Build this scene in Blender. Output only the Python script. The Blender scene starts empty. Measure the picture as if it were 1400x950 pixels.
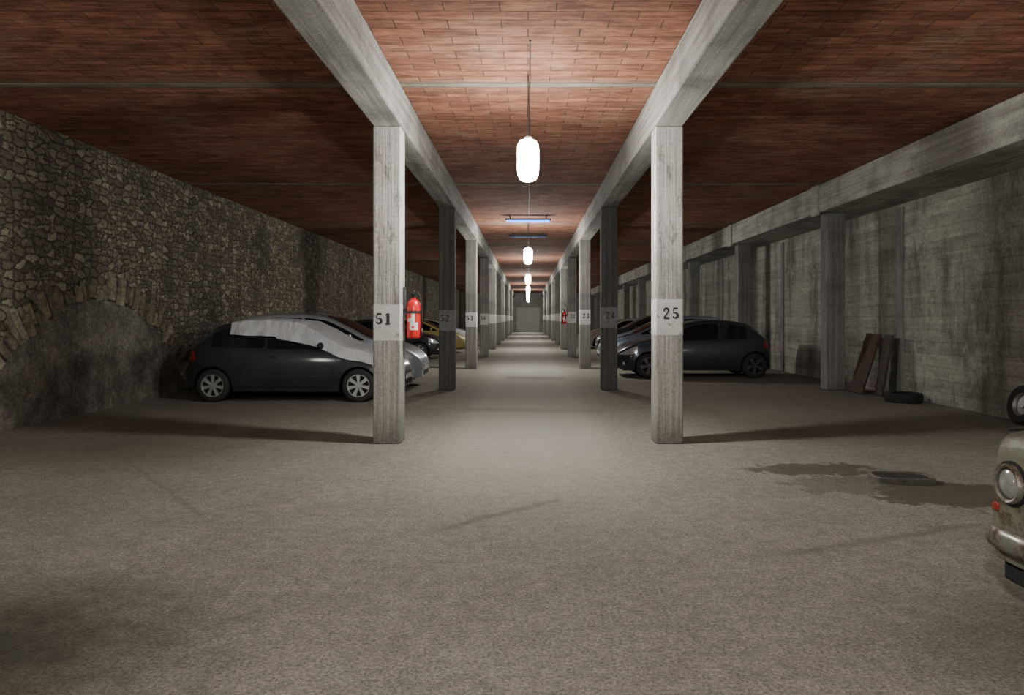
import bpy, math, random
from mathutils import Vector, Matrix
random.seed(11)
SC = bpy.context.scene
COL = SC.collection
F, CX, CY, H = 960.0, 722.0, 434.0, 1.5
PI = math.pi

# ------------------------------------------------------------------ mesh helper
class MB:
    def __init__(s): s.v=[]; s.f=[]; s.mi=[]; s.m=0
    def add(s, vs, fs):
        o=len(s.v); s.v+= [tuple(p) for p in vs]
        for f in fs: s.f.append(tuple(i+o for i in f)); s.mi.append(s.m)
    def box(s,x0,x1,y0,y1,z0,z1,M=None):
        vs=[(x,y,z) for x in (x0,x1) for y in (y0,y1) for z in (z0,z1)]
        if M is not None: vs=[tuple(M@Vector(p)) for p in vs]
        s.add(vs,[(0,1,3,2),(4,6,7,5),(0,4,5,1),(2,3,7,6),(0,2,6,4),(1,5,7,3)])
    def lathe(s,prof,c=(0,0,0),axis='z',n=32,closed=False):
        vs=[];fs=[]
        k=len(prof)
        for i in range(n):
            a=2*PI*i/n
            for r,h in prof:
                u,w=r*math.cos(a),r*math.sin(a)
                if axis=='z': p=(u,w,h)
                elif axis=='y': p=(u,h,w)
                else: p=(h,u,w)
                vs.append((p[0]+c[0],p[1]+c[1],p[2]+c[2]))
        kk=k if closed else k-1
        for i in range(n):
            j=(i+1)%n
            for q in range(kk):
                q2=(q+1)%k
                fs.append((i*k+q,j*k+q,j*k+q2,i*k+q2))
        s.add(vs,fs)
    def tube(s,pts,r,n=8):
        pts=[Vector(p) for p in pts]; vs=[];fs=[]
        for i,p in enumerate(pts):
            t=(pts[min(i+1,len(pts)-1)]-pts[max(i-1,0)]).normalized()
            up=Vector((0,0,1)) if abs(t.z)<.9 else Vector((1,0,0))
            a=t.cross(up).normalized(); b=t.cross(a)
            for q in range(n):
                an=2*PI*q/n; vs.append(p+a*r*math.cos(an)+b*r*math.sin(an))
        for i in range(len(pts)-1):
            for q in range(n):
                q2=(q+1)%n; fs.append((i*n+q,i*n+q2,(i+1)*n+q2,(i+1)*n+q))
        fs.append(tuple(range(n))); fs.append(tuple((len(pts)-1)*n+q for q in range(n)))
        s.add(vs,fs)
    def grid(s,fn,nu,nv):
        vs=[fn(i/nu,j/nv) for i in range(nu+1) for j in range(nv+1)]
        fs=[(i*(nv+1)+j,(i+1)*(nv+1)+j,(i+1)*(nv+1)+j+1,i*(nv+1)+j+1) for i in range(nu) for j in range(nv)]
        s.add(vs,fs)
    def ball(s,c,rx,ry,rz,n=14):
        vs=[];fs=[]
        for i in range(n+1):
            t=PI*i/n
            for j in range(n):
                a=2*PI*j/n
                vs.append((c[0]+rx*math.sin(t)*math.cos(a),c[1]+ry*math.sin(t)*math.sin(a),c[2]+rz*math.cos(t)))
        for i in range(n):
            for j in range(n):
                k=(j+1)%n; fs.append((i*n+j,(i+1)*n+j,(i+1)*n+k,i*n+k))
        s.add(vs,fs)
    def build(s,name,mats,parent=None,smooth=False,bevel=0,sharp=None,solid=0):
        me=bpy.data.meshes.new(name); me.from_pydata(s.v,[],s.f)
        if not isinstance(mats,(list,tuple)): mats=[mats]
        for m in mats: me.materials.append(m)
        for p,i in zip(me.polygons,s.mi): p.material_index=i; p.use_smooth=smooth
        import bmesh
        bm=bmesh.new(); bm.from_mesh(me)
        bmesh.ops.remove_doubles(bm,verts=bm.verts,dist=1e-5)
        bmesh.ops.recalc_face_normals(bm,faces=bm.faces)
        bm.to_mesh(me); bm.free()
        if smooth and sharp: me.set_sharp_from_angle(angle=math.radians(sharp))
        o=bpy.data.objects.new(name,me); COL.objects.link(o)
        if parent: o.parent=parent
        if bevel:
            b=o.modifiers.new('bevel','BEVEL'); b.width=bevel; b.segments=2; b.limit_method='ANGLE'
        if solid:
            b=o.modifiers.new('solid','SOLIDIFY'); b.thickness=solid; b.offset=0
        return o
def tag(o,label,cat,group=None,kind=None):
    if label: o['label']=label
    if cat: o['category']=cat
    if group: o['group']=group
    if kind: o['kind']=kind
    return o
def struct(o): o['kind']='structure'; return o
def thing(name,label,cat,loc=(0,0,0),rz=0,group=None):
    o=bpy.data.objects.new(name,None); COL.objects.link(o); o.location=loc; o.rotation_euler=(0,0,rz)
    o.empty_display_size=.1
    return tag(o,label,cat,group)
def dup(root,loc,label,rz=None):
    def cp(o,par):
        c=o.copy(); COL.objects.link(c)
        if par: c.parent=par
        for ch in list(o.children): cp(ch,c)
        return c
    r=cp(root,None); r.location=loc
    if rz is not None: r.rotation_euler=(0,0,rz)
    r['label']=label
    return r

# ------------------------------------------------------------------ material helper
class Mat:
    def __init__(s,name,rough=.8,metal=0):
        s.m=bpy.data.materials.new(name); s.m.use_nodes=True
        s.nt=s.m.node_tree; s.b=s.nt.nodes['Principled BSDF']
        s.b.inputs['Roughness'].default_value=rough; s.b.inputs['Metallic'].default_value=metal
        s.tc=s.nt.nodes.new('ShaderNodeTexCoord')
        s.obj=s.tc.outputs['Object']
    def n(s,t): return s.nt.nodes.new(t)
    def L(s,a,b): s.nt.links.new(a,b)
    def map(s,scale=(1,1,1),loc=(0,0,0),vec=None,rot=(0,0,0)):
        k=s.n('ShaderNodeMapping'); k.inputs['Scale'].default_value=scale; k.inputs['Location'].default_value=loc
        k.inputs['Rotation'].default_value=rot
        s.L(vec or s.obj,k.inputs['Vector']); return k.outputs[0]
    def noise(s,scale,detail=6,rough=.6,vec=None,dist=0):
        k=s.n('ShaderNodeTexNoise'); k.inputs['Scale'].default_value=scale; k.inputs['Detail'].default_value=detail
        k.inputs['Roughness'].default_value=rough; k.inputs['Distortion'].default_value=dist
        s.L(vec or s.obj,k.inputs['Vector']); return k.outputs['Fac']
    def ramp(s,fac,stops):
        k=s.n('ShaderNodeValToRGB'); e=k.color_ramp.elements
        while len(e)<len(stops): e.new(.5)
        for q,(p,c) in zip(e,stops):
            q.position=p; q.color=(c,c,c,1) if isinstance(c,(int,float)) else (*c,1)
        s.L(fac,k.inputs[0]); return k.outputs[0]
    def mix(s,fac,a,b,mode='MIX'):
        k=s.n('ShaderNodeMix'); k.data_type='RGBA'; k.blend_type=mode
        for v,i in ((fac,0),(a,6),(b,7)):
            if isinstance(v,(int,float)): k.inputs[i].default_value=v if i==0 else (v,v,v,1)
            elif isinstance(v,tuple): k.inputs[i].default_value=(*v,1)
            else: s.L(v,k.inputs[i])
        return k.outputs[2]
    def math(s,op,a,b=0,clamp=False):
        k=s.n('ShaderNodeMath'); k.operation=op; k.use_clamp=clamp
        for v,i in ((a,0),(b,1)):
            if isinstance(v,(int,float)): k.inputs[i].default_value=v
            else: s.L(v,k.inputs[i])
        return k.outputs[0]
    def sep(s,vec=None):
        k=s.n('ShaderNodeSeparateXYZ'); s.L(vec or s.obj,k.inputs[0]); return k.outputs
    def comb(s,x,y,z=0):
        k=s.n('ShaderNodeCombineXYZ')
        for v,i in ((x,0),(y,1),(z,2)):
            if isinstance(v,(int,float)): k.inputs[i].default_value=v
            else: s.L(v,k.inputs[i])
        return k.outputs[0]
    def bump(s,h,st=.5,d=.02,prev=None):
        k=s.n('ShaderNodeBump'); k.inputs['Strength'].default_value=st; k.inputs['Distance'].default_value=d
        s.L(h,k.inputs['Height'])
        if prev: s.L(prev,k.inputs['Normal'])
        s.L(k.outputs[0],s.b.inputs['Normal']); return k.outputs[0]
    def color(s,c): s.L(c,s.b.inputs['Base Color']); return s
    def rough(s,r): s.L(r,s.b.inputs['Roughness']); return s

def simple(name,c,rough=.6,metal=0,var=.25,scale=8,coat=0,bump=0):
    k=Mat(name,rough,metal)
    d=tuple(x*(1-var) for x in c); l=tuple(min(1,x*(1+var)) for x in c)
    n=k.noise(scale,5)
    k.color(k.ramp(n,[(.3,d),(.7,l)]))
    if coat: k.b.inputs['Coat Weight'].default_value=coat; k.b.inputs['Coat Roughness'].default_value=.08
    if bump: k.bump(k.noise(scale*6,4),bump,.01)
    return k.m

def concrete(name,dark,light,streak=(9,9,.5),stain=(.05,.045,.04),stain_amt=.6,wash=False):
    k=Mat(name,.9)
    st=k.noise(1.5,6,.65,k.map(streak))
    big=k.noise(1.1,5,.6)
    fine=k.noise(35,5,.7)
    c=k.ramp(st,[(.3,dark),(.68,light)])
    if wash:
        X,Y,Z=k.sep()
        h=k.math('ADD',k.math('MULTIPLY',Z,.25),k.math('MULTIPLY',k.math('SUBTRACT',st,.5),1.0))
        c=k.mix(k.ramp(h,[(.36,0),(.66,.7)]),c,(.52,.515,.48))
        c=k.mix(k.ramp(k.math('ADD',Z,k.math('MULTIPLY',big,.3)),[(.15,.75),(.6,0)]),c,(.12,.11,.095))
        ch=k.noise(5,6,.75,k.map((1,1,.4)))
        c=k.mix(k.ramp(ch,[(.56,0),(.62,.65)]),c,(.14,.135,.115))
    c=k.mix(k.ramp(big,[(.48,0),(.72,stain_amt)]),c,stain)
    c=k.mix(.5,c,k.ramp(fine,[(.3,.25),(.7,.75)]),'OVERLAY')
    k.color(c)
    b=k.bump(st,.6,.014); k.bump(fine,.4,.007,b)
    return k.m

M={}
M['column']=concrete('column_concrete',(.15,.145,.13),(.42,.41,.38),(18,18,.35),stain_amt=.4,wash=True)
M['column_dark']=concrete('dark_concrete',(.026,.025,.023),(.085,.081,.075),(14,14,.35))  # much darker concrete tone for the second-row shafts
M['column_mid']=concrete('grey_concrete',(.13,.126,.115),(.27,.263,.243),(14,14,.35))
M['beam']=concrete('beam_concrete',(.15,.146,.13),(.38,.37,.34),(8,.35,9),stain_amt=.7)
M['wallbeam']=concrete('wall_beam_concrete',(.23,.224,.195),(.46,.45,.405),(8,.35,9),stain_amt=.6)
M['rib']=concrete('rib_concrete',(.10,.085,.065),(.25,.225,.185),(.8,8,8),stain_amt=.8)
k=Mat('white_paint_band',.8); n=k.noise(9,6,.75); c=k.ramp(n,[(.38,(.46,.46,.435)),(.56,(.55,.55,.525)),(.65,(.25,.24,.215))]); k.color(c); M['band']=k.m
M['band_grey']=simple('grey_paint_band',(.13,.13,.13),.85,var=.25,scale=14)
M['ink']=simple('black_stencil_paint',(.025,.025,.025),.75,var=.5,scale=40)
M['tyre']=simple('tyre_rubber',(.022,.022,.022),.8,bump=.2,scale=20)
M['alloy']=simple('alloy_wheel',(.62,.63,.65),.32,.8,var=.1)
M['alloy_dark']=simple('dark_alloy_wheel',(.10,.10,.11),.4,.7,var=.1)
M['under']=simple('dark_underbody',(.012,.012,.012),.9)
M['seam']=simple('seam_black',(.004,.004,.004),.8)
M['trim']=simple('black_plastic_trim',(.02,.02,.022),.55)
M['glass']=simple('dark_window_glass',(.008,.010,.013),.05,var=.1,coat=1)
M['lens']=simple('clear_headlight_lens',(.72,.76,.80),.12,.35,var=.25,scale=30,coat=1)
M['old_lens']=simple('old_headlight_glass',(.30,.31,.29),.18,.2,var=.35,scale=14,coat=.8)
M['red_lens']=simple('red_lamp_lens',(.28,.02,.015),.25,coat=.6)
M['plate']=simple('plate_white',(.6,.6,.58),.5,var=.05)
M['chrome']=simple('dull_chrome',(.55,.54,.50),.28,.9,var=.35,scale=18)
M['black_metal']=simple('black_metal',(.03,.03,.03),.5,.3)
M['red_paint']=simple('extinguisher_red',(.60,.010,.012),.35,var=.12,coat=.5)
M['label']=simple('label_white',(.75,.74,.72),.55,var=.04)
k=Mat('pale_grey_cloth',.95); n=k.noise(3,5,.6); f=k.noise(140,2)
k.color(k.ramp(n,[(.3,(.44,.45,.48)),(.7,(.58,.59,.62))])); bb=k.bump(k.noise(3,4,.55,k.map((2.5,1,1))),.8,.06); k.bump(f,.3,.004,bb); k.b.inputs['Specular IOR Level'].default_value=.1
M['cloth']=k.m
M['iron']=simple('rusty_iron',(.11,.10,.085),.7,.1,var=.3,scale=12,bump=.1)
M['iron_dark']=simple('dark_iron',(.035,.032,.028),.75,.2,var=.4,scale=12,bump=.1)
M['board']=simple('red_brown_board',(.075,.04,.03),.8,var=.4,scale=6,bump=.2)
M['board2']=simple('brown_board',(.065,.048,.038),.8,var=.4,scale=6,bump=.2)
M['metal_grey']=simple('galvanised_grey',(.35,.35,.34),.5,.6,var=.2)
M['door']=simple('pale_metal_door',(.5,.5,.47),.7,var=.15)
k=Mat('rusty_chrome',.4,.7)
n=k.noise(6,6,.75); c=k.ramp(n,[(.42,(.34,.34,.31)),(.55,(.20,.17,.135)),(.66,(.08,.045,.03))]); k.color(c); k.rough(k.ramp(n,[(.42,.3),(.6,.85)])); M['bumper']=k.m

def emis(name,c,s):
    k=Mat(name,.4); k.b.inputs['Base Color'].default_value=(*c,1)
    k.b.inputs['Emission Color'].default_value=(*c,1); k.b.inputs['Emission Strength'].default_value=s
    return k.m
M['lamp']=emis('lamp_diffuser',(1,.99,.93),255)
M['lamp_low']=emis('lamp_diffuser_base',(1,.99,.93),850)
M['blue']=emis('blue_tube',(.10,.26,1),5)
M['blue_off']=emis('dim_blue_tube',(.02,.03,.09),.03)

# floor -------------------------------------------------------------
def floor_mat():
    k=Mat('dusty_asphalt',.95)
    k.b.inputs['Specular IOR Level'].default_value=.15
    big=k.noise(.35,5,.6); mid=k.noise(2.2,6,.65); fine=k.noise(55,5,.85); gr=k.noise(120,3,.85); med=k.noise(11,6,.8)
    c=k.ramp(mid,[(.3,(.205,.189,.158)),(.7,(.255,.238,.202))])
    c=k.mix(k.ramp(big,[(.42,0),(.7,.45)]),c,(.145,.132,.110))
    c=k.mix(.45,c,k.ramp(med,[(.35,.25),(.65,.75)]),'OVERLAY')
    c=k.mix(.8,c,k.ramp(fine,[(.36,.15),(.64,.85)]),'OVERLAY')
    c=k.mix(k.ramp(gr,[(.59,0),(.66,.55)]),c,(.46,.445,.40))
    c=k.mix(k.ramp(gr,[(.34,.7),(.42,0)]),c,(.05,.045,.038))
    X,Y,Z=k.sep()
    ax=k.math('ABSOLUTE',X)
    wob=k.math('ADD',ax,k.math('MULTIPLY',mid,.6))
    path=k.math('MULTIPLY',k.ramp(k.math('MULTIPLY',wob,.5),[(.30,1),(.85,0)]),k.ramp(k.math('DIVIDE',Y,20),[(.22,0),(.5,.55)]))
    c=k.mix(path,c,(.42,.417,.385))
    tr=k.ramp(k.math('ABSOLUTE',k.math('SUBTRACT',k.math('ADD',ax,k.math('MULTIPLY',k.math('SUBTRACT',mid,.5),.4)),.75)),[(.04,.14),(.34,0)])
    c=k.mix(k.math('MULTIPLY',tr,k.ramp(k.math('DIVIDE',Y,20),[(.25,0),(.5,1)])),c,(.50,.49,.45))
    wv=k.noise(3.5,6,.7)
    def blob(cx,cy,rx,ry,a=.78,b=.86,q=2.2):
        v=k.map((1/rx,1/ry,0),(-cx/rx,-cy/ry,0))
        l=k.n('ShaderNodeVectorMath'); l.operation='LENGTH'; k.L(v,l.inputs[0])
        return k.ramp(k.math('MULTIPLY',k.math('ADD',l.outputs['Value'],k.math('MULTIPLY',k.math('SUBTRACT',wv,.5),q)),.5),[(a/2,1),(b/2,0)])
    wet=k.math('MAXIMUM',blob(2.85,6.95,.75,.38),blob(3.62,5.95,.85,.55),True)
    wet=k.math('MAXIMUM',wet,k.math('MULTIPLY',blob(3.0,6.3,.8,.45),.6))
    c=k.mix(k.math('MULTIPLY',wet,.72),c,(.055,.045,.034))
    c=k.mix(k.math('MULTIPLY',blob(-2.55,3.0,1.0,.95,.3,1.4,1.2),.85),c,(.03,.03,.02))
    c=k.mix(k.math('MULTIPLY',blob(2.7,3.1,.9,.8,.2,1.4,1.2),.6),c,(.05,.044,.032))
    c=k.mix(k.math('MULTIPLY',blob(-4.6,8.2,1.8,1.2,.2,1.4,1.0),.5),c,(.07,.06,.045))
    c=k.mix(k.math('MULTIPLY',blob(4.4,9.5,1.6,1.2,.2,1.4,1.0),.45),c,(.08,.07,.055))
    def line(x0,y0,x1,y1,w,amt):
        dx,dy=x1-x0,y1-y0; l=math.hypot(dx,dy); a,b=-dy/l,dx/l
        d=k.math('ADD',k.math('ADD',k.math('MULTIPLY',X,a),k.math('MULTIPLY',Y,b)),-(a*x0+b*y0))
        d=k.math('ABSOLUTE',k.math('ADD',d,k.math('MULTIPLY',k.math('SUBTRACT',mid,.5),.18)))
        t=k.math('DIVIDE',k.math('ADD',k.math('ADD',k.math('MULTIPLY',X,dx/l),k.math('MULTIPLY',Y,dy/l)),-(dx*x0+dy*y0)/l),l)
        m=k.ramp(d,[(0,amt),(w,0)])
        r=k.ramp(t,[(0,0),(.1,1),(.9,1),(1,0)])
        return k.math('MULTIPLY',m,r)
    for q in (line(-.68,4.9,.3,5.85,.08,.45),line(1.5,4.4,3.4,5.15,.08,.4),line(-4.5,7.7,-2.2,5.0,.04,.3),line(-1.2,11.5,1.3,11.2,.35,.3),line(-.6,17.5,1.0,17.3,.6,.45)):
        c=k.mix(q,c,(.07,.062,.05))
    k.color(c)
    k.rough(k.mix(wet,.95,.7))
    b=k.bump(mid,.2,.03); b=k.bump(med,.25,.010,b); b=k.bump(fine,.4,.005,b); k.bump(gr,.4,.003,b)
    return k.m
M['floor']=floor_mat()

def ceiling_mat():
    k=Mat('terracotta_ceiling',.95)
    k.b.inputs['Specular IOR Level'].default_value=.2
    w=k.noise(1.3,3)
    X,Y,Z=k.sep()
    v=k.comb(X,k.math('ADD',Y,k.math('MULTIPLY',w,.03)),0)
    t=k.n('ShaderNodeTexBrick'); k.L(v,t.inputs['Vector'])
    t.inputs['Scale'].default_value=1; t.inputs['Brick Width'].default_value=.50; t.inputs['Row Height'].default_value=.19
    t.inputs['Mortar Size'].default_value=.008; t.inputs['Mortar Smooth'].default_value=.8; t.inputs['Bias'].default_value=-.1
    t.inputs['Color1'].default_value=(.285,.122,.076,1); t.inputs['Color2'].default_value=(.190,.078,.050,1); t.inputs['Mortar'].default_value=(.13,.07,.05,1)
    c=t.outputs['Color']
    n1=k.noise(.9,6,.7); n2=k.noise(6,6,.75,k.map((.4,2.5,1))); n3=k.noise(13,6,.8,k.map((.5,2.2,1)))
    c=k.mix(k.ramp(n1,[(.52,0),(.72,.6)]),c,(.29,.215,.155))
    c=k.mix(k.ramp(n1,[(.28,.7),(.48,0)]),c,(.09,.045,.034))
    c=k.mix(.8,c,k.ramp(n2,[(.34,.16),(.66,.84)]),'OVERLAY')
    c=k.mix(k.ramp(n3,[(.57,0),(.68,.5)]),c,(.38,.30,.235))
    c=k.mix(k.ramp(n3,[(.32,.6),(.42,0)]),c,(.06,.03,.024))
    fr=k.math('FRACT',k.math('DIVIDE',k.math('SUBTRACT',Y,8.22-61.3),6.13))
    dr=k.math('MULTIPLY',k.math('ABSOLUTE',k.math('SUBTRACT',k.math('ABSOLUTE',k.math('SUBTRACT',fr,.5)),.5)),6.13)
    rib=k.ramp(k.math('ADD',dr,k.math('MULTIPLY',k.math('SUBTRACT',n3,.5),.6)),[(.06,.75),(.17,0)])
    c=k.mix(rib,c,(.20,.165,.13))
    k.color(c)
    h=k.math('SUBTRACT',k.math('MULTIPLY',n2,.6),k.math('MULTIPLY',t.outputs['Fac'],.7))
    k.bump(h,.8,.02)
    return k.m
M['ceil']=ceiling_mat()

def stone_mat(name='rubble_stone'):
    k=Mat(name,.95)
    X,Y,Z=k.sep()
    nv=k.n('ShaderNodeTexNoise'); nv.inputs['Scale'].default_value=4.2; nv.inputs['Detail'].default_value=6; k.L(k.obj,nv.inputs['Vector'])
    off=k.n('ShaderNodeVectorMath'); off.operation='MULTIPLY_ADD'
    k.L(nv.outputs['Color'],off.inputs[0]); off.inputs[1].default_value=(.18,.12,.0); k.L(k.comb(Y,k.math('MULTIPLY',Z,1.75),0),off.inputs[2])
    v=off.outputs[0]
    def vor(feat,sc):
        q=k.n('ShaderNodeTexVoronoi'); q.voronoi_dimensions='2D'; q.feature=feat; q.inputs['Scale'].default_value=sc; q.inputs['Randomness'].default_value=.75
        k.L(v,q.inputs['Vector']); return q
    n=k.noise(18,6,.75); big=k.noise(.6,5,.65); streak=k.noise(.9,5,.65,k.map((1,1.0,.5)))
    sel=k.ramp(k.noise(1.3,3),[(.53,0),(.54,1)])
    e=k.mix(sel,k.ramp(vor('DISTANCE_TO_EDGE',4.7).outputs['Distance'],[(0,0),(1,1)]),k.math('MULTIPLY',vor('DISTANCE_TO_EDGE',7.2).outputs['Distance'],1.0))
    cc=k.mix(sel,vor('F1',4.7).outputs['Color'],vor('F1',7.2).outputs['Color'])
    cs=k.n('ShaderNodeSeparateColor'); k.L(cc,cs.inputs[0])
    c=k.ramp(cs.outputs[0],[(0,(.13,.114,.08)),(.45,(.20,.177,.128)),(.75,(.265,.235,.17)),(1,(.40,.36,.27))])
    c=k.mix(k.ramp(cs.outputs[1],[(.88,0),(.92,.35)]),c,(.17,.11,.07))
    c=k.mix(.8,c,k.ramp(n,[(.32,.15),(.68,.85)]),'OVERLAY')
    ee=k.math('ADD',e,k.math('MULTIPLY',k.math('SUBTRACT',n,.5),.18))
    mort=k.ramp(ee,[(.02,1),(.11,0)])
    c=k.mix(k.math('MULTIPLY',mort,.8),c,k.ramp(n,[(.38,(.045,.04,.028)),(.62,(.16,.145,.11))]))
    c=k.mix(k.ramp(streak,[(.50,0),(.70,.6)]),c,(.035,.032,.022))
    c=k.mix(k.ramp(k.math('SUBTRACT',k.math('MULTIPLY',Z,.3),k.math('MULTIPLY',big,.5)),[(0,.5),(.22,0)]),c,(.10,.094,.072))
    k.color(c)
    h=k.math('ADD',k.ramp(ee,[(0,0),(.13,.7),(.4,1)]),k.math('MULTIPLY',n,.5))
    h=k.math('ADD',h,k.math('MULTIPLY',cs.outputs[2],.6))
    k.bump(h,1,.055)
    return k.m
M['stone']=stone_mat()
def varied_stone():
    k=Mat('arch_stone',.95)
    g=k.n('ShaderNodeNewGeometry')
    c=k.ramp(g.outputs['Random Per Island'],[(0,(.13,.11,.075)),(.4,(.20,.17,.12)),(.7,(.26,.21,.145)),(1,(.36,.32,.245))])
    n=k.noise(12,6,.7)
    c=k.mix(.85,c,k.ramp(n,[(.3,.1),(.7,.82)]),'OVERLAY'); k.color(c); k.bump(n,1,.06); return k.m
M['arch']=varied_stone()
def plaster():
    k=Mat('old_plaster',.95)
    n=k.noise(2.2,7,.72); f=k.noise(16,6,.8); b=k.noise(5,6,.7)
    c=k.ramp(n,[(.34,(.06,.055,.042)),(.5,(.14,.13,.105)),(.66,(.24,.225,.185))])
    c=k.mix(.8,c,k.ramp(f,[(.32,.15),(.68,.85)]),'OVERLAY')
    c=k.mix(k.ramp(b,[(.55,0),(.64,.6)]),c,(.09,.082,.062)); k.color(c)
    bb=k.bump(b,.8,.04); k.bump(f,.8,.015,bb); return k.m
M['plaster']=plaster()

def boardwall():
    k=Mat('board_marked_concrete',.92)
    X,Y,Z=k.sep()
    zz=k.math('ADD',Z,k.math('MULTIPLY',k.noise(.9,3),.04))
    m=k.math('FRACT',k.math('MULTIPLY',zz,1/.22))
    ln=k.ramp(m,[(0,1),(.05,0),(.95,0),(1,1)])
    lv=k.math('FLOOR',k.math('MULTIPLY',zz,1/.22))
    wn=k.n('ShaderNodeTexWhiteNoise'); wn.noise_dimensions='1D'; k.L(lv,wn.inputs['W'])
    hs=k.noise(2,5,.6,k.map((1,.6,6))); vs=k.noise(1.0,6,.7,k.map((1,1.5,.35))); f=k.noise(22,6,.75); b=k.noise(1.3,6,.75); br=k.noise(3,5,.7)
    c=k.ramp(wn.outputs['Value'],[(0,(.25,.244,.207)),(1,(.34,.333,.287))])
    c=k.mix(.5,c,k.ramp(hs,[(.3,.3),(.7,.72)]),'OVERLAY')
    c=k.mix(k.math('MULTIPLY',ln,k.ramp(br,[(.38,.15),(.6,.55)])),c,(.085,.08,.062))
    c=k.mix(k.ramp(vs,[(.47,0),(.64,.75)]),c,(.075,.07,.052))
    c=k.mix(k.ramp(b,[(.54,0),(.66,.55)]),c,(.48,.47,.41))
    c=k.mix(.6,c,k.ramp(f,[(.3,.2),(.7,.8)]),'OVERLAY')
    k.color(c)
    h=k.math('SUBTRACT',k.math('MULTIPLY',hs,.5),k.math('MULTIPLY',ln,.4))
    bb=k.bump(h,.5,.015); k.bump(f,.4,.01,bb)
    return k.m
M['boardwall']=boardwall()
M['endwall']=concrete('end_wall_concrete',(.26,.255,.235),(.38,.375,.345),(1,1,1),stain_amt=.3)

# ------------------------------------------------------------------ shell
YB,YE=-10.0,78.0
XL,XR=-6.94,7.12
ZC=4.23
b=MB(); b.box(XL-.4,XR+.4,YB-.3,YE+.3,-.2,0); struct(b.build('floor',M['floor']))
b=MB(); b.box(XL-.4,XR+.4,YB-.3,YE+.3,ZC,ZC+.25); ceil=struct(b.build('ceiling',M['ceil']))
ROW=[8.32+6.13*n for n in range(11)]
ribrows=[-10.0,-4.04,2.09]+[y-.1 for y in ROW]+[75.65]
for y in ribrows:
    b=MB(); b.box(XL,XR-1.13,y-.045,y+.045,ZC-.012,ZC+.01); b.build('ceiling_rib',M['rib'],ceil,bevel=.005)
b=MB(); b.box(XL-.4,XL,YB,YE,0,ZC); wl=struct(b.build('wall_left',M['stone']))
b=MB(); b.box(XR,XR+.4,YB,YE,0,ZC); wr=struct(b.build('wall_right',M['boardwall']))
b=MB(); b.box(XL-.4,XR+.4,YE,YE+.3,0,ZC); struct(b.build('wall_back',M['endwall']))
b=MB(); b.box(XL-.4,XR+.4,YB-.3,YB,0,ZC); struct(b.build('wall_front',M['endwall']))
b=MB(); b.box(-1.25,1.25,YE-.08,YE-.01,0,2.6)
for i in range(9): b.box(-1.25,1.25,YE-.11,YE-.08,.1+i*.28,.14+i*.28)
struct(b.build('door_1',M['door']))
# blind arch in the stone wall
ac_y,ac_z,Ri,Ro=11.4,-1.35,3.12,3.46
b=MB(); a0=math.radians(28)
ang=a0
while ang<PI-a0:
    da=random.uniform(.024,.056)
    ri=Ri+random.uniform(-.07,.05); ro=Ro+random.uniform(-.16,.14); pr=XL+random.uniform(.02,.08)
    g=random.uniform(.003,.008)
    pts=[]
    for x in (XL-.05,pr):
        for (r,a) in ((ri,ang+g),(ro,ang+g),(ro,ang+da-g),(ri,ang+da-g)):
            j=random.uniform(-.028,.028)
            pts.append((x+ (j if x>XL else 0),ac_y+(r+j)*math.cos(a+j*.3),ac_z+(r+j)*math.sin(a+j*.3)))
    b.add(pts,[(0,1,2,3),(4,7,6,5),(0,4,5,1),(1,5,6,2),(2,6,7,3),(3,7,4,0)])
    ang+=da
b.build('stone_arch',M['arch'],wl,bevel=.022)
b=MB(); n=40
a1=math.asin(1.35/Ri)
top=[(ac_y+Ri*math.cos(a1+(PI-2*a1)*i/n),ac_z+Ri*math.sin(a1+(PI-2*a1)*i/n)) for i in range(n+1)]
vs=[(XL-.02,y,max(0,z)) for y,z in top]+[(XL+.012,y,max(0,z)) for y,z in top]
b.add(vs,[tuple(range(n+1)),tuple(n+1+i for i in range(n,-1,-1))]+[(i,i+1,n+2+i,n+1+i) for i in range(n)]+[(0,n+1,2*n+1,n)])
b.build('arch_infill',M['plaster'],wl)
for y in (13.3,19.5,25.6,31.8):
    b=MB(); b.box(XR-.04,XR+.02,y,y+.2,0,3.6); b.build('wall_pilaster',M['column_mid'],wr,bevel=.01)

# ------------------------------------------------------------------ beams
for s,lab in ((-1,'long grey concrete beam carried by the left row of aisle columns'),(1,'long grey concrete beam carried by the right row of aisle columns')):
    b=MB(); x0,x1=sorted((s*1.49,s*1.84)); b.box(x0,x1,YB,YE,3.77,ZC)
    tag(b.build('ceiling_beam',M['beam'],bevel=.02),lab,'beam','beams over the aisle columns')
b=MB(); b.box(5.99,XR,YB,YE,3.66,ZC)
tag(b.build('wall_beam',M['wallbeam'],bevel=.02),'broad concrete ledge beam running along the top of the board-marked right wall','beam')

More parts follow.
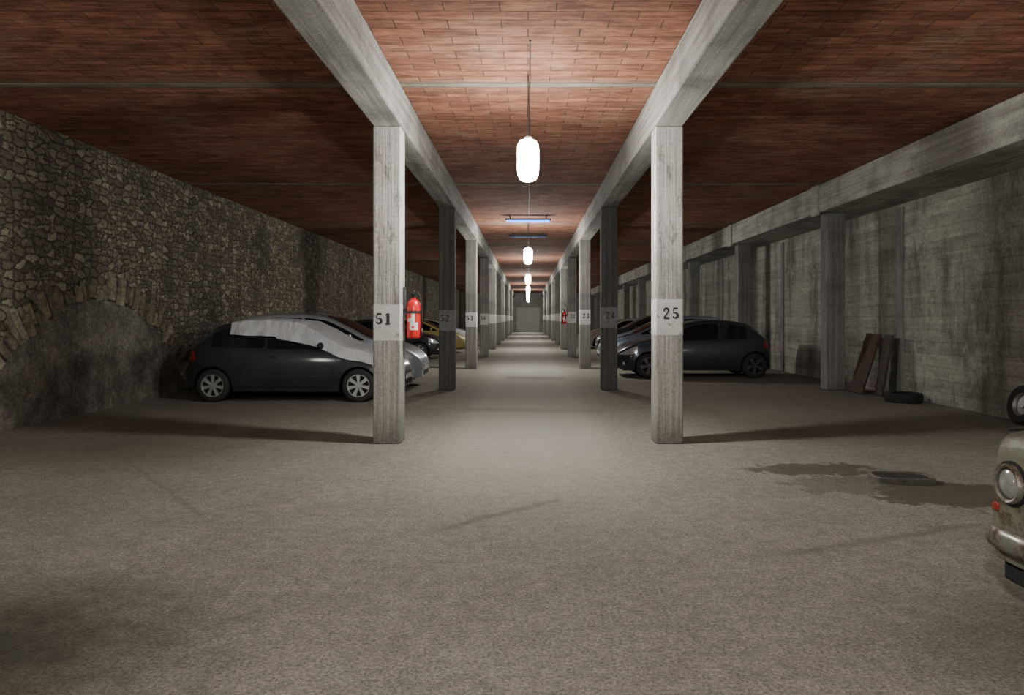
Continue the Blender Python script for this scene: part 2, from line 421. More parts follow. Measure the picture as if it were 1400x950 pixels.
# ------------------------------------------------------------------ stencil numbers
def ribbon(b,pts,ws,y=0):
    P=[Vector((p[0],p[1])) for p in pts]; vs=[]
    for i,p in enumerate(P):
        t=(P[min(i+1,len(P)-1)]-P[max(i-1,0)]).normalized(); nrm=Vector((-t.y,t.x))
        w=(ws[i] if isinstance(ws,list) else ws)*1.4
        for sgn in (1,-1):
            q=p+nrm*w/2*sgn; vs.append((q.x,y,q.y))
    b.add(vs,[(2*i,2*i+1,2*i+3,2*i+2) for i in range(len(P)-1)])
def arc(cx,cy,r,a0,a1,n=16,ry=None):
    ry=ry or r
    return [(cx+r*math.cos(math.radians(a0+(a1-a0)*i/n)),cy+ry*math.sin(math.radians(a0+(a1-a0)*i/n))) for i in range(n+1)]
def thick(n,a,bm): return [a+(bm-a)*math.sin(PI*i/n) for i in range(n+1)]
def digit(d):
    R=[]
    if d=='1': R=[([(.3,0),(.3,1)],.2),([(.08,.03),(.52,.03)],.06),([(.3,.96),(.08,.84)],.08)]
    if d=='5': R=[([(.1,.94),(.52,.94)],.13),([(.12,.95),(.12,.5)],.06),(arc(.27,.32,.23,120,-140),thick(16,.05,.17)),([(.05,.17),(.16,.17)],.12)]
    if d=='2': R=[(arc(.28,.74,.2,170,-45),thick(16,.08,.16)),([(.42,.6),(.08,.08)],.09),([(.05,.07),(.55,.07)],.14),([(.04,.74),(.15,.74)],.12)]
    if d=='3': R=[(arc(.26,.75,.19,150,-90),thick(16,.05,.15)),(arc(.26,.29,.23,90,-150),thick(16,.05,.17)),([(.05,.18),(.16,.18)],.11)]
    if d=='4': R=[([(.38,0),(.38,1)],.17),([(.38,.98),(.03,.3)],.06),([(.03,.3),(.58,.3)],.07),([(.22,.03),(.54,.03)],.06)]
    return R
def number(txt,h,x0,y,z0,parent):
    b=MB()
    for i,ch in enumerate(txt):
        for pts,w in digit(ch):
            ribbon(b,[(x0+(i*.82+p[0])*h,z0+p[1]*h) for p in pts],[q*h for q in w] if isinstance(w,list) else w*h,y)
    return b.build('painted_number',M['ink'],parent)

# ------------------------------------------------------------------ columns
ORD=['first','second','third','fourth','fifth','sixth','seventh','eighth','ninth','tenth','eleventh']
def column(s,y,mat,bandmat,num,label,first):
    cx=s*1.675
    t=thing('concrete_column',label,'column',(cx,y+.15,0),0,'aisle columns, %s row'%('left' if s<0 else 'right'))
    b=MB(); b.box(-.165,.165,-.15,.15,0,3.77); b.build('shaft',mat,t,bevel=.018)
    z0,z1=(1.21,1.665) if s<0 else (1.275,1.73)
    b=MB(); e=.1662; e2=.1512
    b.box(-e,e,-e2,e2,z0,z1); b.build('painted_band',bandmat,t,bevel=.0175)
    if num: number(num,.13,-.13 if s<0 else -.075,-e2-.002,z0+(z1-z0)*.46,t)
    return t
for s in (-1,1):
    side='left' if s<0 else 'right'
    proto=None
    for i,y in enumerate(ROW):
        nums=(['51','52','53','54'] if s<0 else ['25','24','23','22'])
        if i==0: lab='nearest pale concrete column on the %s, white band numbered %s'%(side,nums[0])
        elif i==1: lab='dark concrete column with grey number band, second on the %s of the aisle'%side
        else: lab='%s concrete column from the camera along the %s side of the aisle'%(ORD[i],side)
        if i<5:
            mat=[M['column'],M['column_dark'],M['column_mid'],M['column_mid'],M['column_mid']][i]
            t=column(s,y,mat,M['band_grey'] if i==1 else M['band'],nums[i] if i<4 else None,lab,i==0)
            if i==4: proto=t
        else: dup(proto,(s*1.675,y+.15,0),lab)
    column(s,-1.1,M['column'],M['band'],None,'concrete column behind the camera on the %s side of the aisle'%side,False)
for i,y in enumerate([8.32+6.13*n for n in range(-2,11)]):
    lab='%s grey column under the ledge beam of the right wall, counting from the camera'%(['nearest hidden','near hidden','just outside view','clearest']+ORD[1:])[i]
    t=thing('wall_column',lab,'column',(6.34,y+.16,0),0,'columns along the right wall')
    if i==3: t['label']='thick grey column in front of the right wall, nearest the leaning boards'
    b=MB(); b.box(-.19,.19,-.16,.16,0,3.66); b.build('shaft',M['column_mid'],t,bevel=.02)
    if i!=2:
        b=MB(); b.box(-.395,-.33,-.15,.15,3.60,4.23); b.build('beam_bracket',M['wallbeam'],t,bevel=.01)

# ------------------------------------------------------------------ lamps
def lamp(y,label):
    t=thing('hanging_lamp',label,'lamp',(0,y,3.03),0,'lamps hanging along the aisle')
    b=MB(); b.m=1; b.lathe([(0.001,0),(.05,.004),(.09,.025),(.112,.07)],n=28)
    b.m=0; b.lathe([(.112,.07),(.12,.13),(.12,.36),(.112,.42),(.088,.455),(.05,.468),(.001,.47)],n=28)
    b.build('diffuser',[M['lamp'],M['lamp_low']],t,smooth=True)
    b=MB(); b.lathe([(0.001,.51),(.03,.51),(.045,.495),(.048,.468),(.001,.468)],n=24); b.build('lamp_cap',M['metal_grey'],t,smooth=True,sharp=40)
    b=MB(); b.tube([(0,0,.50),(0,0,ZC-3.03-.0)],.006); b.build('rod',M['black_metal'],t)
    return t
LY=[-6.2,-.2,7.9,20.16,32.4,44.7,56.9,69.2]  # the entry just above the camera is an added lamp brightening the foreground
LN=['lamp hanging behind the camera','added fill lamp just above the camera, out of view','nearest and largest glowing white lamp hanging on a rod in the aisle','second glowing lamp along the aisle, hanging just above the far lamps',
 'third small glowing lamp along the aisle','fourth tiny glowing lamp along the aisle','fifth tiny glowing lamp along the aisle','farthest tiny glowing lamp before the end door']
l0=lamp(LY[2],LN[2])
for i,y in enumerate(LY):
    if i!=2: dup(l0,(0,y,3.03),LN[i])
b=MB(); b.tube([(.02,6.9,ZC-.008),(.02,30,ZC-.008),(.02,76,ZC-.008)],.008); tag(b.build('ceiling_conduit',M['black_metal']),'thin cable conduit along the middle of the terracotta ceiling','conduit')
for y,mt,lab in ((18.9,'blue','glowing blue fluorescent tube fixture across the ceiling above the aisle'),(22.6,'blue_off','dim blue unlit tube fixture across the ceiling, behind the glowing one')):
    t=thing('tube_light',lab,'light fixture',(0,y,ZC-.14),0,'tube fixtures across the aisle ceiling')
    b=MB(); b.box(-.62,.62,-.04,.04,.03,.07); b.box(-.5,-.47,-.01,.01,.065,.145); b.box(.47,.5,-.01,.01,.065,.145); b.build('housing',M['under'],t,bevel=.006)
    b=MB(); b.tube([(-.58,0,0),(.58,0,0)],.03,12); b.build('tube',M[mt],t,smooth=True,sharp=50)

# ------------------------------------------------------------------ extinguishers
def extinguisher(s,x,y,z,label):
    t=thing('fire_extinguisher',label,'fire extinguisher',(x,y,z),0,'fire extinguishers on the columns')
    b=MB(); b.lathe([(.001,.0),(.07,0),(.083,.01),(.086,.03),(.086,.37),(.08,.42),(.06,.455),(.03,.475),(.022,.49),(.001,.49)],n=32)
    b.build('cylinder',M['red_paint'],t,smooth=True,sharp=50)
    b=MB(); b.lathe([(.001,.488),(.028,.488),(.028,.53),(.001,.53)],n=16)
    b.box(-.014,.014,-.09,.03,.53,.545); b.box(-.012,.012,-.10,.02,.56,.572,Matrix.Rotation(-.12,4,'X')); b.box(-.01,.01,-.01,.02,.52,.575)
    b.build('valve',M['black_metal'],t,bevel=.003)
    hs=-s
    b=MB(); b.tube([(0,-.03,.51),(.04*hs,-.06,.56),(.085*hs,-.05,.52),(.102*hs,-.03,.40),(.104*hs,-.02,.22),(.102*hs,-.02,.10)],.009,8)
    b.lathe([(.001,.02),(.02,.02),(.014,.12),(.001,.12)],c=(.103*hs,-.02,0),n=12); b.build('hose',M['black_metal'],t,smooth=True)
    b=MB(); rr=.0875
    def lf(a,bb): return lambda u,v:(rr*math.sin(a+(bb-a)*u),-rr*math.cos(a+(bb-a)*u),.10+.22*v)
    b.grid(lf(-.75,.75),14,2); lb=b.build('label',M['label'],t,smooth=True)
    b=MB(); r2=.0885
    def q(u0,u1,z0,z1):
        b.grid(lambda u,v:(r2*math.sin(u0+(u1-u0)*u),-r2*math.cos(u0+(u1-u0)*u),z0+(z1-z0)*v),4,1)
    q(-.75,-.2,.24,.32); q(.35,.75,.19,.32); q(-.75,-.45,.10,.20); q(-.1,.25,.12,.15)
    b.build('label_print',M['red_paint'],lb)
    b=MB(); bx=s*.12
    b.box(min(bx,bx-s*.02),max(bx,bx-s*.02),-.03,.03,.30,.62)
    b.box(min(s*.085,s*.13),max(s*.085,s*.13),-.02,.02,.32,.36)
    b.lathe([(.0865,.30),(.0925,.30),(.0925,.33),(.0865,.33)],n=28,closed=True)
    b.tube([(s*.11,0,.6),(s*.06,0,.74),(s*.02,0,.70)],.008)
    b.build('wall_bracket',M['black_metal'],t)
    return t
extinguisher(-1,-1.385,8.50,1.25,'red fire extinguisher with white label on the nearest left column')
extinguisher(1,1.385,26.95,1.25,'small distant red fire extinguisher on a column right of the aisle')

# ------------------------------------------------------------------ cars
def spline(pts):
    n=len(pts); xs=[p[0] for p in pts]; ys=[p[1] for p in pts]
    d=[(ys[i+1]-ys[i])/(xs[i+1]-xs[i]) for i in range(n-1)]
    m=[d[0]]+[0 if d[i-1]*d[i]<=0 else 2*d[i-1]*d[i]/(d[i-1]+d[i]) for i in range(1,n-1)]+[d[-1]]
    def f(x):
        if x<=xs[0]: return ys[0]
        if x>=xs[-1]: return ys[-1]
        i=max(j for j in range(n-1) if xs[j]<=x)
        h=xs[i+1]-xs[i]; t=(x-xs[i])/h
        return (2*t**3-3*t**2+1)*ys[i]+(t**3-2*t**2+t)*h*m[i]+(-2*t**3+3*t**2)*ys[i+1]+(t**3-t**2)*h*m[i+1]
    return f
PROF={
 'hatch':[(0,.50),(.025,.66),(.05,.86),(.13,.99),(.26,1.10),(.52,1.33),(.74,1.41),(1.1,1.455),(1.5,1.46),(1.95,1.42),(2.3,1.28),(2.66,1.08),(2.86,.99),(3.2,.92),(3.5,.83),(3.72,.71),(3.81,.60),(3.85,.50)],
 'round':[(0,.50),(.025,.68),(.05,.88),(.12,1.0),(.25,1.10),(.48,1.31),(.72,1.40),(1.15,1.455),(1.55,1.46),(1.95,1.40),(2.35,1.23),(2.72,1.04),(2.88,.985),(3.25,.92),(3.52,.83),(3.74,.70),(3.82,.60),(3.85,.48)],
 'mpv':[(0,.50),(.02,.75),(.05,1.0),(.12,1.12),(.24,1.25),(.42,1.40),(.8,1.45),(1.3,1.46),(1.85,1.42),(2.3,1.25),(2.75,1.03),(2.95,.96),(3.3,.87),(3.58,.76),(3.76,.64),(3.83,.54),(3.85,.46)],
 'classic':[(0,.50),(.02,.80),(.06,.90),(.5,.96),(.78,1.0),(1.02,1.27),(1.2,1.38),(1.6,1.42),(2.1,1.40),(2.3,1.33),(2.62,1.06),(2.75,1.0),(3.3,.965),(3.62,.935),(3.76,.915),(3.82,.89),(3.85,.84)],
}
class Surf:
    def __init__(s,L,W,H,prof,xr,xf,r,nose=.36,tail=.2):
        s.L,s.W,s.H,s.xr,s.xf,s.r,s.nose,s.tail=L,W,H,xr,xf,r,nose,tail
        kx=L/3.85; kz=H/1.46; s.kx=kx; s.kz=kz; s.prof=prof
        s.top=spline([(x*kx,z*kz) for x,z in PROF[prof]])
        hb=.90
        s.bl=spline([(0,(hb+.07)*kz),(1.3*kx,(hb+.03)*kz),(2.8*kx,hb*kz),(L,(.72 if prof!='classic' else .86)*kz)])
        s.rd=.09 if prof!='classic' else .065
    def plan(s,x):
        dn=s.L-x; p=1.0
        nl=.6 if s.prof!='classic' else .16
        if dn<nl: p-=s.nose*(1-dn/nl)**2.4
        if x<.4: p-=s.tail*(1-x/.4)**2.4
        return p*s.W
    def belt(s,x): return min(s.bl(x),s.top(x)-s.rd-.02)
    def zs(s,x): return max(s.belt(x)+.005,s.top(x)-s.rd)
    def side(s,x,z):
        hw=s.plan(x); bt=s.belt(x)
        t=max(0,(min(z,bt)-.18))/max(.05,bt-.18)
        y=hw*(1-.05*(2*t-1.05)**2)
        if z>bt: y-=(z-bt)*.36
        return y
    def low(s,x):
        base=.19
        if x>s.L-.45: base+=.05*(x-s.L+.45)/.45
        if x<.45: base+=.10*(1-x/.45)
        R=s.r+.045
        for c in (s.xr,s.xf):
            if abs(x-c)<R: base=max(base,s.r+math.sqrt(R*R-(x-c)**2))
        return base
    def roofz(s,x,y):
        zz=s.zs(x); ys=s.side(x,zz); rr=s.top(x)-zz
        q=min(1,abs(y)/ys); return zz+rr*(1-q**4)**.25
    def section(s,x):
        lo=s.low(x); bt=s.belt(x); zz=s.zs(x); bt=max(bt,lo+.02); zz=max(zz,bt+.004); tp=max(s.top(x),zz+.01)
        P=[(0,lo),(s.side(x,lo)*.6,lo)]
        for i in range(9): z=lo+(bt-lo)*i/8; P.append((s.side(x,z),z))
        for i in range(1,6): z=bt+(zz-bt)*i/5; P.append((s.side(x,z),z))
        ys=s.side(x,zz)
        for i in range(1,11):
            a=PI/2*(i/10)
            P.append((ys*max(0,math.cos(a))**.5 if i<10 else 0,zz+(tp-zz)*math.sin(a)**.5))
        return P
def car(name,label,S,paint,loc,rz,wheelmat='alloy',doors=4,spokes=7,group=None,detail=True):
    t=thing(name,label,'car',loc,rz,group)
    L=S.L; X0=-L/2
    xs=[0,.006,.015,.03,.05]; x=.075
    while x<L-.07: xs.append(x); x+=.025
    xs+=[L-.05,L-.03,L-.015,L-.006,L]
    b=MB(); vs=[];fs=[]; k=None
    for x in xs:
        P=S.section(x); ring=[(y,z) for y,z in P]+[(-y,z) for y,z in reversed(P[1:-1])]
        k=len(ring); vs+=[(x+X0,y,z) for y,z in ring]
    for i in range(len(xs)-1):
        for j in range(k):
            j2=(j+1)%k; fs.append((i*k+j,(i+1)*k+j,(i+1)*k+j2,i*k+j2))
    fs.append(tuple(range(k))); fs.append(tuple((len(xs)-1)*k+j for j in range(k)))
    b.add(vs,fs); b.build('body',paint,t,smooth=True,sharp=38)
    b=MB(); b.box(X0+.15,X0+L-.2,-S.W*.62,S.W*.62,.17,.66); b.build('underbody',M['under'],t)
    kx=S.kx; e=.006
    pr=S.prof
    wins={'hatch':[(.50,.83),(.87,1.42),(1.48,2.66)],'round':[(.62,1.25),(1.32,2.62)],'mpv':[(.30,.72),(.78,1.45),(1.51,2.72)],'classic':[(1.0,1.55),(1.62,2.55)]}[pr]
    for sg in (1,-1):
        for a,c in wins:
            a*=kx;c*=kx; b=MB()
            def fn(u,v):
                x=a+(c-a)*u; z0=S.bl(x)+.025; z1=max(z0+.004,S.zs(x)-.012); z=z0+(z1-z0)*v
                return (x+X0,sg*(S.side(x,z)+e),z)
            b.grid(fn,16,4); b.build('side_window',M['glass'],t,smooth=True)
    def deck(nm,a,c,mat,fr,off=.007):
        a*=kx;c*=kx; b=MB()
        def fn(u,v):
            x=a+(c-a)*u; ys=S.side(x,S.zs(x)); y=(2*v-1)*fr*ys
            return (x+X0,y,S.roofz(x,y)+off)
        b.grid(fn,14,16); return b.build(nm,mat,t,smooth=True)
    ws={'hatch':(1.99,2.80),'round':(2.0,2.84),'mpv':(1.93,2.88),'classic':(2.32,2.70)}[pr]
    rw={'hatch':(.20,.66),'round':(.17,.62),'mpv':(.10,.38),'classic':(.84,1.14)}[pr]
    deck('windscreen',ws[0],ws[1],M['glass'],.87); deck('rear_window',rw[0],rw[1],M['glass'],.80)
    fr=S.xf/kx-.46
    for sg in (1,-1):
        b=MB()
        def ln(pts,r=.0055):
            b.tube([((x*kx+X0),sg*(S.side(x*kx,z*S.kz)),z*S.kz) for x,z in pts],r,5)
        if doors==4:
            ln([(1.45,.93),(1.45,.6),(1.43,.27)]); ln([(.86,.94),(.82,.80),(.93,.62),(.98,.45),(1.0,.27)])
        else: ln([(1.28,.93),(1.27,.6),(1.3,.27)])
        ln([(fr,.90),(fr+.02,.6),(fr-.02,.27)])
        ln([(1.0,.27),(1.8,.27),(fr-.02,.27)])
        if pr!='classic': ln([(3.28,.60),(3.45,.64),(3.6,.62),(3.78,.58)])
        ln([(.08,.66),(.3,.66),(S.xr/kx-.34,.62)])
        b.build('door_seam',M['seam'],t)
        b=MB()
        def st(u,v):
            x=(S.xr+.40)+(S.xf-S.xr-.80)*u; z=.44+.05*v; return (x+X0,sg*(S.side(x,z)+.008),z)
        b.grid(st,20,1); b.build('rub_strip',M['trim'],t)
        hd=[1.60,.98] if doors==4 else [1.45]
        for hx in hd:
            b=MB(); b.box(-.08,.08,-.012,.02,-.014,.014,Matrix.Translation((hx*kx+X0,sg*(S.side(hx*kx,.80*S.kz)),.80*S.kz))); b.build('door_handle',paint,t,bevel=.008)
        b=MB(); mx=2.45*kx+X0; my=S.side(2.45*kx,.98*S.kz)
        b.ball((mx,sg*(my+.10),1.0*S.kz),.055,.095,.065,12); b.box(mx-.02,mx+.02,min(sg*(my-.03),sg*(my+.05)),max(sg*(my-.03),sg*(my+.05)),.955*S.kz,.98*S.kz)
        b.build('wing_mirror',paint if pr!='classic' else M['chrome'],t,smooth=True)
        if pr!='classic':
            b=MB()
            def hl(u,v):
                x=L-.50+.47*u; zc=(.72-.10*u)*S.kz; h=.075+.05*math.sin(PI*min(1,u+.2)); z=zc+(v-.5)*2*h*.75
                z=min(z,S.zs(x)-.005); return (x+X0,sg*(S.side(x,z)+.007),z)
            b.grid(hl,14,6); b.build('headlight',M['lens'],t,smooth=True)
            b=MB()
            def tl(u,v):
                x=.03+.20*u*(1-.4*v); z=(.74+.26*v)*S.kz; z=min(z,S.zs(x)-.01); return (x+X0,sg*(S.side(x,z)+.006),z)
            b.grid(tl,6,6); b.build('tail_light',M['red_lens'],t,smooth=True)
            b=MB(); fx=L-.18; b.ball((fx+X0,sg*(S.side(fx,.36)-.01),.36),.03,.03,.045,10); b.build('fog_lamp',M['lens'],t,smooth=True)
    b=MB()
    if pr!='classic':
        b.box(L/2-.01,L/2+.006,-.36,.36,.27,.37); b.box(L/2-.01,L/2+.006,-.30,.30,.44,.47)
        b.build('grille',M['trim'],t,bevel=.004)
        b=MB(); b.box(L/2,L/2+.014,-.26,.26,.375,.465); b.build('number_plate',M['plate'],t,bevel=.003)
        b=MB(); b.box(-L/2-.012,-L/2+.01,-.26,.26,.42,.50); b.build('number_plate',M['plate'],t,bevel=.003)
    tw=.19; R=S.r; rr=R*.68
    for xc in (S.xr,S.xf):
        for sg in (1,-1):
            yc=sg*(S.side(xc,.5)-tw/2-.015)
            b=MB(); b.lathe([(rr,-tw/2),(R*.80,-tw/2-.004),(R*.95,-tw/2+.008),(R,-tw*.33),(R,tw*.33),(R*.95,tw/2-.008),(R*.80,tw/2+.004),(rr,tw/2)],c=(xc+X0,yc,R),axis='y',n=44,closed=True)
            w=b.build('wheel',M['tyre'],t,smooth=True,sharp=45)
            b=MB(); yo=sg*tw*.46
            b.lathe([(rr,yo),(rr*.93,yo),(rr*.90,yo*.6),(rr*.97,yo*.6)],c=(xc+X0,yc,R),axis='y',n=36,closed=True)
            b.lathe([(.001,yo*.95),(rr*.2,yo*.95),(rr*.26,yo*.75),(rr*.26,yo*.4),(.001,yo*.4)],c=(xc+X0,yc,R),axis='y',n=20)
            for i in range(spokes):
                Mx=Matrix.Translation((xc+X0,yc,R))@Matrix.Rotation(2*PI*i/spokes+.2,4,'Y')
                w0,w1=rr*.10,rr*(1.0/spokes+.03)
                y1=yo*.88; y0=yo*.5
                pts=[(rr*.15,y0,-w0),(rr*.15,y0,w0),(rr*.15,y1,w0),(rr*.15,y1,-w0),(rr*.93,y0,-w1),(rr*.93,y0,w1),(rr*.93,y1,w1),(rr*.93,y1,-w1)]
                b.add([tuple(Mx@Vector(p)) for p in pts],[(0,1,2,3),(4,7,6,5),(0,4,5,1),(1,5,6,2),(2,6,7,3),(3,7,4,0)])
            b.m=1; b.lathe([(.001,yo*.25),(rr*.96,yo*.25)],c=(xc+X0,yc,R),axis='y',n=28)
            b.build('rim',[M[wheelmat],M['under']],w)
    return t
def paint(name,c,metal=.4,rough=.32,dust=.25):
    k=Mat(name,rough,metal)
    n=k.noise(4,6,.65)
    cc=k.mix(k.ramp(n,[(.4,0),(.8,dust)]),c,(.20,.19,.17)); k.color(cc)
    k.rough(k.ramp(n,[(.3,rough),(.8,min(1,rough+.2))]))
    k.b.inputs['Coat Weight'].default_value=.8; k.b.inputs['Coat Roughness'].default_value=.10
    return k.m
P_black=paint('black_blue_paint',(.022,.026,.036),.4,.32,.08)
P_silver=paint('silver_paint',(.50,.55,.62),.6,.28)
P_grey=paint('slate_grey_paint',(.036,.047,.068),.5,.28,.06)
P_blue=paint('silver_blue_paint',(.32,.42,.56),.55,.3)
P_yellow=paint('mustard_paint',(.50,.42,.14),.2,.4)
P_white=paint('off_white_paint',(.6,.6,.6),.1,.4)
P_dark=paint('black_paint',(.016,.016,.018),.3,.35,.1)

S1=Surf(3.85,.83,1.46,'hatch',.52,3.10,.295)
car1=(-6.10+1.925,12.38+.83,0)
car('parked_car','dark blue-black five-door hatchback under a pale sheet, beside the stone wall',S1,P_black,car1,0)
S2=Surf(4.05,.86,1.60,'mpv',.62,3.26,.31)
car('parked_car','silver compact car parked just beyond the sheet-covered dark hatchback',S2,P_silver,(-2.25-2.025,14.62+.86,0),0,spokes=9)
S3=Surf(3.95,.84,1.44,'hatch',.55,3.12,.30)
car('parked_car','black hatchback parked far left, nose showing beside the second left column',S3,P_dark,(-3.05-1.975,25.0+.84,0),0)
car('parked_car','mustard yellow hatchback far left behind the black ones, near the third column',Surf(3.9,.84,1.48,'mpv',.55,3.1,.30),P_yellow,(-2.65-1.95,29.4+.84,0),0)
car('parked_car','off-white hatchback, farthest parked car on the left',Surf(3.9,.84,1.46,'hatch',.55,3.1,.30),P_white,(-2.7-1.95,35.0,0),0)
S4=Surf(3.82,.85,1.45,'round',.42,3.04,.31)
car('parked_car','dark slate three-door hatchback parked side-on beyond the right column numbered 25',S4,P_grey,(2.2+1.91,17.3+.85,0),PI,wheelmat='alloy_dark',doors=2,spokes=5)
car('parked_car','silver-blue car directly behind the dark slate hatchback on the right',Surf(4.1,.87,1.56,'mpv',.62,3.3,.31),P_blue,(2.22+2.05,21.3+.87,0),PI,spokes=9)
car('parked_car','tall black car behind the silver-blue one on the right',Surf(4.1,.88,1.62,'mpv',.62,3.3,.33),P_dark,(2.75+2.05,27.4+.88,0),PI)
car('parked_car','small off-white car, farthest parked on the right beyond the third column',Surf(3.8,.83,1.46,'hatch',.55,3.1,.29),P_white,(2.75+1.9,33.6+.84,0),PI)

# sheet over the first car
b=MB(); hem=spline([(.80,1.20),(1.2,1.18),(1.60,1.165),(1.66,1.12),(2.2,1.03),(2.5,.92),(2.8,.80),(3.1,.72),(3.45,.66)])
S=S1
from mathutils import noise as mn
def sheet(u,v):
    x=.80+2.62*u; zz=S.zs(x); hz=hem(x)+.022*mn.noise(Vector((x*3,1,7)))
    hz=min(hz,zz-.02); off=.016+.030*abs(mn.noise(Vector((x*3.2,v*2.2,3))))+.010*abs(mn.noise(Vector((x*9,v*4,8))))
    if v<.3:
        q=1-v/.3; pl=.5+.5*math.sin(x*14+2*mn.noise(Vector((x*2,0,1))))
        z=hz+(zz-hz)*v/.3; fl=.045*q*pl+.02*q; y=-(S.side(x,z)+off+fl)
        return (x-S.L/2,y,z+.0)
    w=(v-.3)/.7; a=w*PI*.86
    ys=S.side(x,zz); c=math.cos(a); y=-ys*(abs(c)**.5)*(1 if c>0 else -1)
    z=zz+(S.top(x)-zz)*math.sin(a)**.5
    if c>0: y-=off*abs(c)
    else: y+=off*abs(c)
    return (x-S.L/2,y,z+off)
b.grid(sheet,180,48)
o=b.build('car_sheet',M['cloth'],smooth=True,solid=.004); o.location=car1
tag(o,'pale grey sheet draped over roof, windscreen and bonnet of the dark hatchback','sheet')

# classic car at right edge
k=Mat('faded_green_paint',.55,.05)
n=k.noise(4,6,.7); n2=k.noise(9,6,.8)
c=k.mix(k.ramp(n,[(.4,0),(.7,.7)]),(.125,.135,.095),(.22,.21,.155)); c=k.mix(k.ramp(n2,[(.50,0),(.60,.9)]),c,(.085,.045,.028)); k.color(c); k.b.inputs['Coat Weight'].default_value=.15; k.bump(n2,.3,.01)
P_old=k.m
S5=Surf(3.85,.80,1.46,'classic',.75,3.1,.29,nose=.06,tail=.06)
oc=(2.475+1.925,3.79-.80,0)
t=car('classic_car','old faded green car with round headlight and rusty bumper at the right edge',S5,P_old,oc,PI,wheelmat='chrome',doors=2,spokes=9)
Lh=S5.L/2
b=MB(); b.box(Lh-.02,Lh+.003,-.48,.48,.535,.765); b.build('grille_backing',M['under'],t,bevel=.01)
for sg in (1,-1):
    yy=sg*.60; zz=.65
    b=MB(); b.lathe([(.086,-.01),(.118,-.01),(.116,.008),(.086,.008)],c=(Lh,yy,zz),axis='x',n=32,closed=True); b.build('headlight_surround',M['under'],t,smooth=True,sharp=50)
    b=MB(); b.lathe([(.080,-.01),(.100,-.01),(.102,.02),(.092,.035),(.080,.028)],c=(Lh,yy,zz),axis='x',n=32,closed=True); hb=b.build('headlight_bezel',M['bumper'],t,smooth=True,sharp=50)
    b=MB(); b.lathe([(.001,.040),(.04,.036),(.07,.024),(.083,.008),(.083,-.01)],c=(Lh,yy,zz),axis='x',n=32); b.build('headlight_glass',M['old_lens'],hb,smooth=True)
    b=MB(); b.box(Lh-.06,Lh+.010,min(sg*.70,sg*.750),max(sg*.70,sg*.750),.480,.525); b.build('indicator',M['red_lens'],t,bevel=.01)
    b=MB(); b.tube([(Lh-.04,sg*.68,.91),(Lh-.5,sg*.68,.945),(Lh-1.0,sg*.67,.975)],.006,6); b.build('bonnet_seam',M['seam'],t)
b=MB(); b.box(Lh-.0,Lh+.016,-.46,.46,.55,.56)
for i in range(6): b.box(Lh-.0,Lh+.012,-.46,.46,.565+i*.032,.58+i*.032)
for i in range(5): b.box(Lh-.0,Lh+.01,-.46+i*.227,-.448+i*.227,.55,.75)
b.build('grille',M['chrome'],t)
b=MB()
prof=[(-.0,-.055),(.02,-.05),(.03,-.02),(.03,.02),(.02,.05),(0,.055)]
path=[(-.45,.80),(-.1,.80),(-.04,.795),(-.005,.76),(.008,.68),(.012,0),(.008,-.68),(-.005,-.76),(-.04,-.795),(-.1,-.80),(-.45,-.80)]
vs=[];fs=[]
for i,(px_,py_) in enumerate(path):
    a=Vector(path[max(i-1,0)]); c=Vector(path[min(i+1,len(path)-1)]); tt=(c-a).normalized(); nn=Vector((-tt.y,tt.x))
    if i in (0,): nn=Vector((0,1))
    if nn.x<0 and abs(nn.x)>.3: nn=-nn
    if abs(nn.x)<=.3: nn=Vector((0,1 if py_>0 else -1)) if abs(py_)>.75 else nn
    for dx,dz in prof: vs.append((Lh+px_+nn.x*dx,py_+nn.y*dx,.345+dz))
kk=len(prof)
for i in range(len(path)-1):
    for j in range(kk): fs.append((i*kk+j,i*kk+(j+1)%kk,(i+1)*kk+(j+1)%kk,(i+1)*kk+j))
b.add(vs,fs); b.build('bumper',M['bumper'],t,smooth=True,sharp=60)
b=MB(); b.box(Lh-.15,Lh-.02,-.70,.70,.13,.30); b.build('valance',M['under'],t,bevel=.02)

# ------------------------------------------------------------------ small things at the right wall
def tyre(name,label,loc,rot,R=.31,w=.18,rim=False):
    t=thing(name,label,'tyre',loc); t.rotation_euler=rot
    b=MB(); b.lathe([(R*.60,-w*.42),(R*.8,-w/2),(R*.95,-w*.47),(R,-w*.3),(R,w*.3),(R*.95,w*.47),(R*.8,w/2),(R*.60,w*.42),(R*.64,w*.3),(R*.85,w*.28),(R*.85,-w*.28),(R*.64,-w*.3)],n=44,closed=True)
    b.build('tyre_carcass',M['tyre'],t,smooth=True,sharp=50)
    b=MB(); 
    for i in range(44):
        a=2*PI*i/44; Mx=Matrix.Rotation(a,4,'Z')@Matrix.Translation((R,0,0)); b.box(-.004,.005,-.012,.012,-w*.30,w*.30,Mx)
    b.build('tread',M['tyre'],t)
    if rim:
        b=MB(); b.lathe([(R*.6,w*.4),(R*.55,w*.35),(R*.5,w*.15),(R*.2,w*.2),(R*.18,w*.3),(.001,w*.3)],n=36); b.build('rim',M['metal_grey'],t,smooth=True,sharp=40)
    return t
tyre('loose_tyre','black tyre lying flat on the floor by the right wall',(6.68,12.5,.085),(0,0,0),w=.165)
tyre('spare_wheel','upright wheel leaning on the right wall behind the old car',(6.92,9.78,.28),(0,math.radians(-78),0),R=.268,w=.16,rim=True)
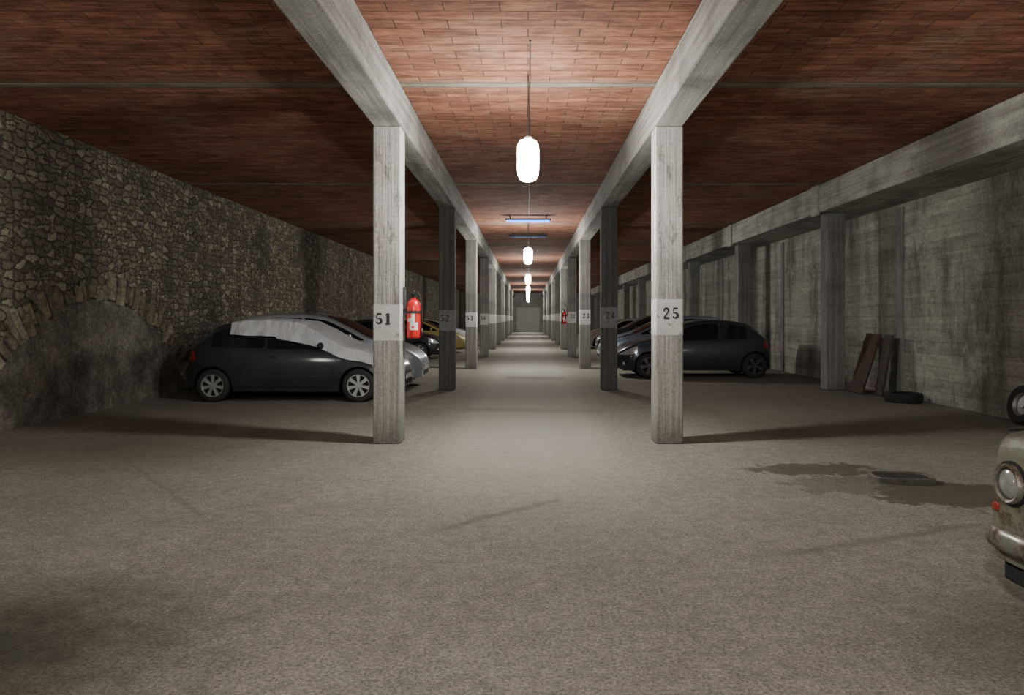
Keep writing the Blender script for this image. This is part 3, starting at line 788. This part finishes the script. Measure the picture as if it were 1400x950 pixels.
def leaner(label,x,y,w,h,th,lean,tilt,mat):
    t=thing('leaning_board',label,'board',(x,y,.008)); t.rotation_euler=(0,lean,tilt)
    b=MB(); b.box(-th,0,-w/2,w/2,0,h); b.build('panel',M[mat],t,bevel=.005)
    b=MB(); b.box(-th-.02,-th,-w/2,w/2,h*.12,h*.12+.06); b.build('batten',M[mat],t,bevel=.004)
    b=MB(); b.box(-th-.02,-th,-w/2,w/2,h*.82,h*.82+.06); b.build('batten',M[mat],t,bevel=.004)
leaner('wide dark red-brown board leaning on the right wall',6.50,13.88,.54,1.22,.04,math.radians(17),math.radians(0),'board')
leaner('narrow brown board leaning on the wall, right of the wide one',6.70,13.38,.28,1.17,.04,math.radians(10),math.radians(0),'board2')

# drain cover
t=thing('drain_cover','rusty raised metal drain cover lying in the damp floor stain','drain cover',(3.43,6.45,0),math.radians(-4))
b=MB(); n=40; sup=[]
for i in range(n):
    a=2*PI*i/n; c_,s_=math.cos(a),math.sin(a)
    sup.append((.27*math.copysign(abs(c_)**.5,c_),.16*math.copysign(abs(s_)**.5,s_)))
prof=[(1.0,0),(1.0,.045),(.98,.055),(.90,.055),(.88,.035)]
vs=[(x*k_,y*k_,z) for k_,z in prof for x,y in sup]; fs=[]
for q in range(len(prof)-1):
    for i in range(n): fs.append((q*n+i,q*n+(i+1)%n,(q+1)*n+(i+1)%n,(q+1)*n+i))
b.add(vs,fs); b.build('frame',M['iron'],t)
b=MB(); vs=[(x*.90,y*.90,.036) for x,y in sup]; b.add(vs,[tuple(range(n))])
for i in range(7): b.box(-.18+i*.055,-.155+i*.055,-.09,.09,.035,.042)
b.build('cover',M['iron_dark'],t)

# ------------------------------------------------------------------ added fill lights behind the camera and in the near side bays
def area(name,loc,rot,sx,sy,e,c):
    l=bpy.data.lights.new(name,'AREA'); l.shape='RECTANGLE'; l.size=sx; l.size_y=sy; l.energy=e; l.color=c
    o=bpy.data.objects.new(name,l); COL.objects.link(o); o.location=loc; o.rotation_euler=rot
area('rear_fill_light',(0,-9.7,2.0),(PI/2,0,0),12,3.4,150,(1,1,.95))  # added soft fill from behind the camera, no real opening there
for x,y in ((-6.1,4.0),(6.2,4.8)):
    l=bpy.data.lights.new('side_bay_fill','POINT'); l.energy=75; l.shadow_soft_size=.25; l.color=(1,.98,.90)  # added point fill lifting the outer bays, out of view
    o=bpy.data.objects.new('side_bay_fill',l); COL.objects.link(o); o.location=(x,y,2.2)

w=bpy.data.worlds.new('world'); SC.world=w; w.use_nodes=True
w.node_tree.nodes['Background'].inputs[0].default_value=(.5,.55,.6,1); w.node_tree.nodes['Background'].inputs[1].default_value=.05
cd=bpy.data.cameras.new('camera'); cam=bpy.data.objects.new('camera',cd); COL.objects.link(cam)
cam.location=(0,0,H); cam.rotation_euler=(PI/2,0,0); cd.sensor_width=36; cd.lens=36*F/1400
cd.shift_x=-(CX-700)/1400; cd.shift_y=-(475-CY)/1400; cd.clip_start=.05; cd.clip_end=300
SC.camera=cam
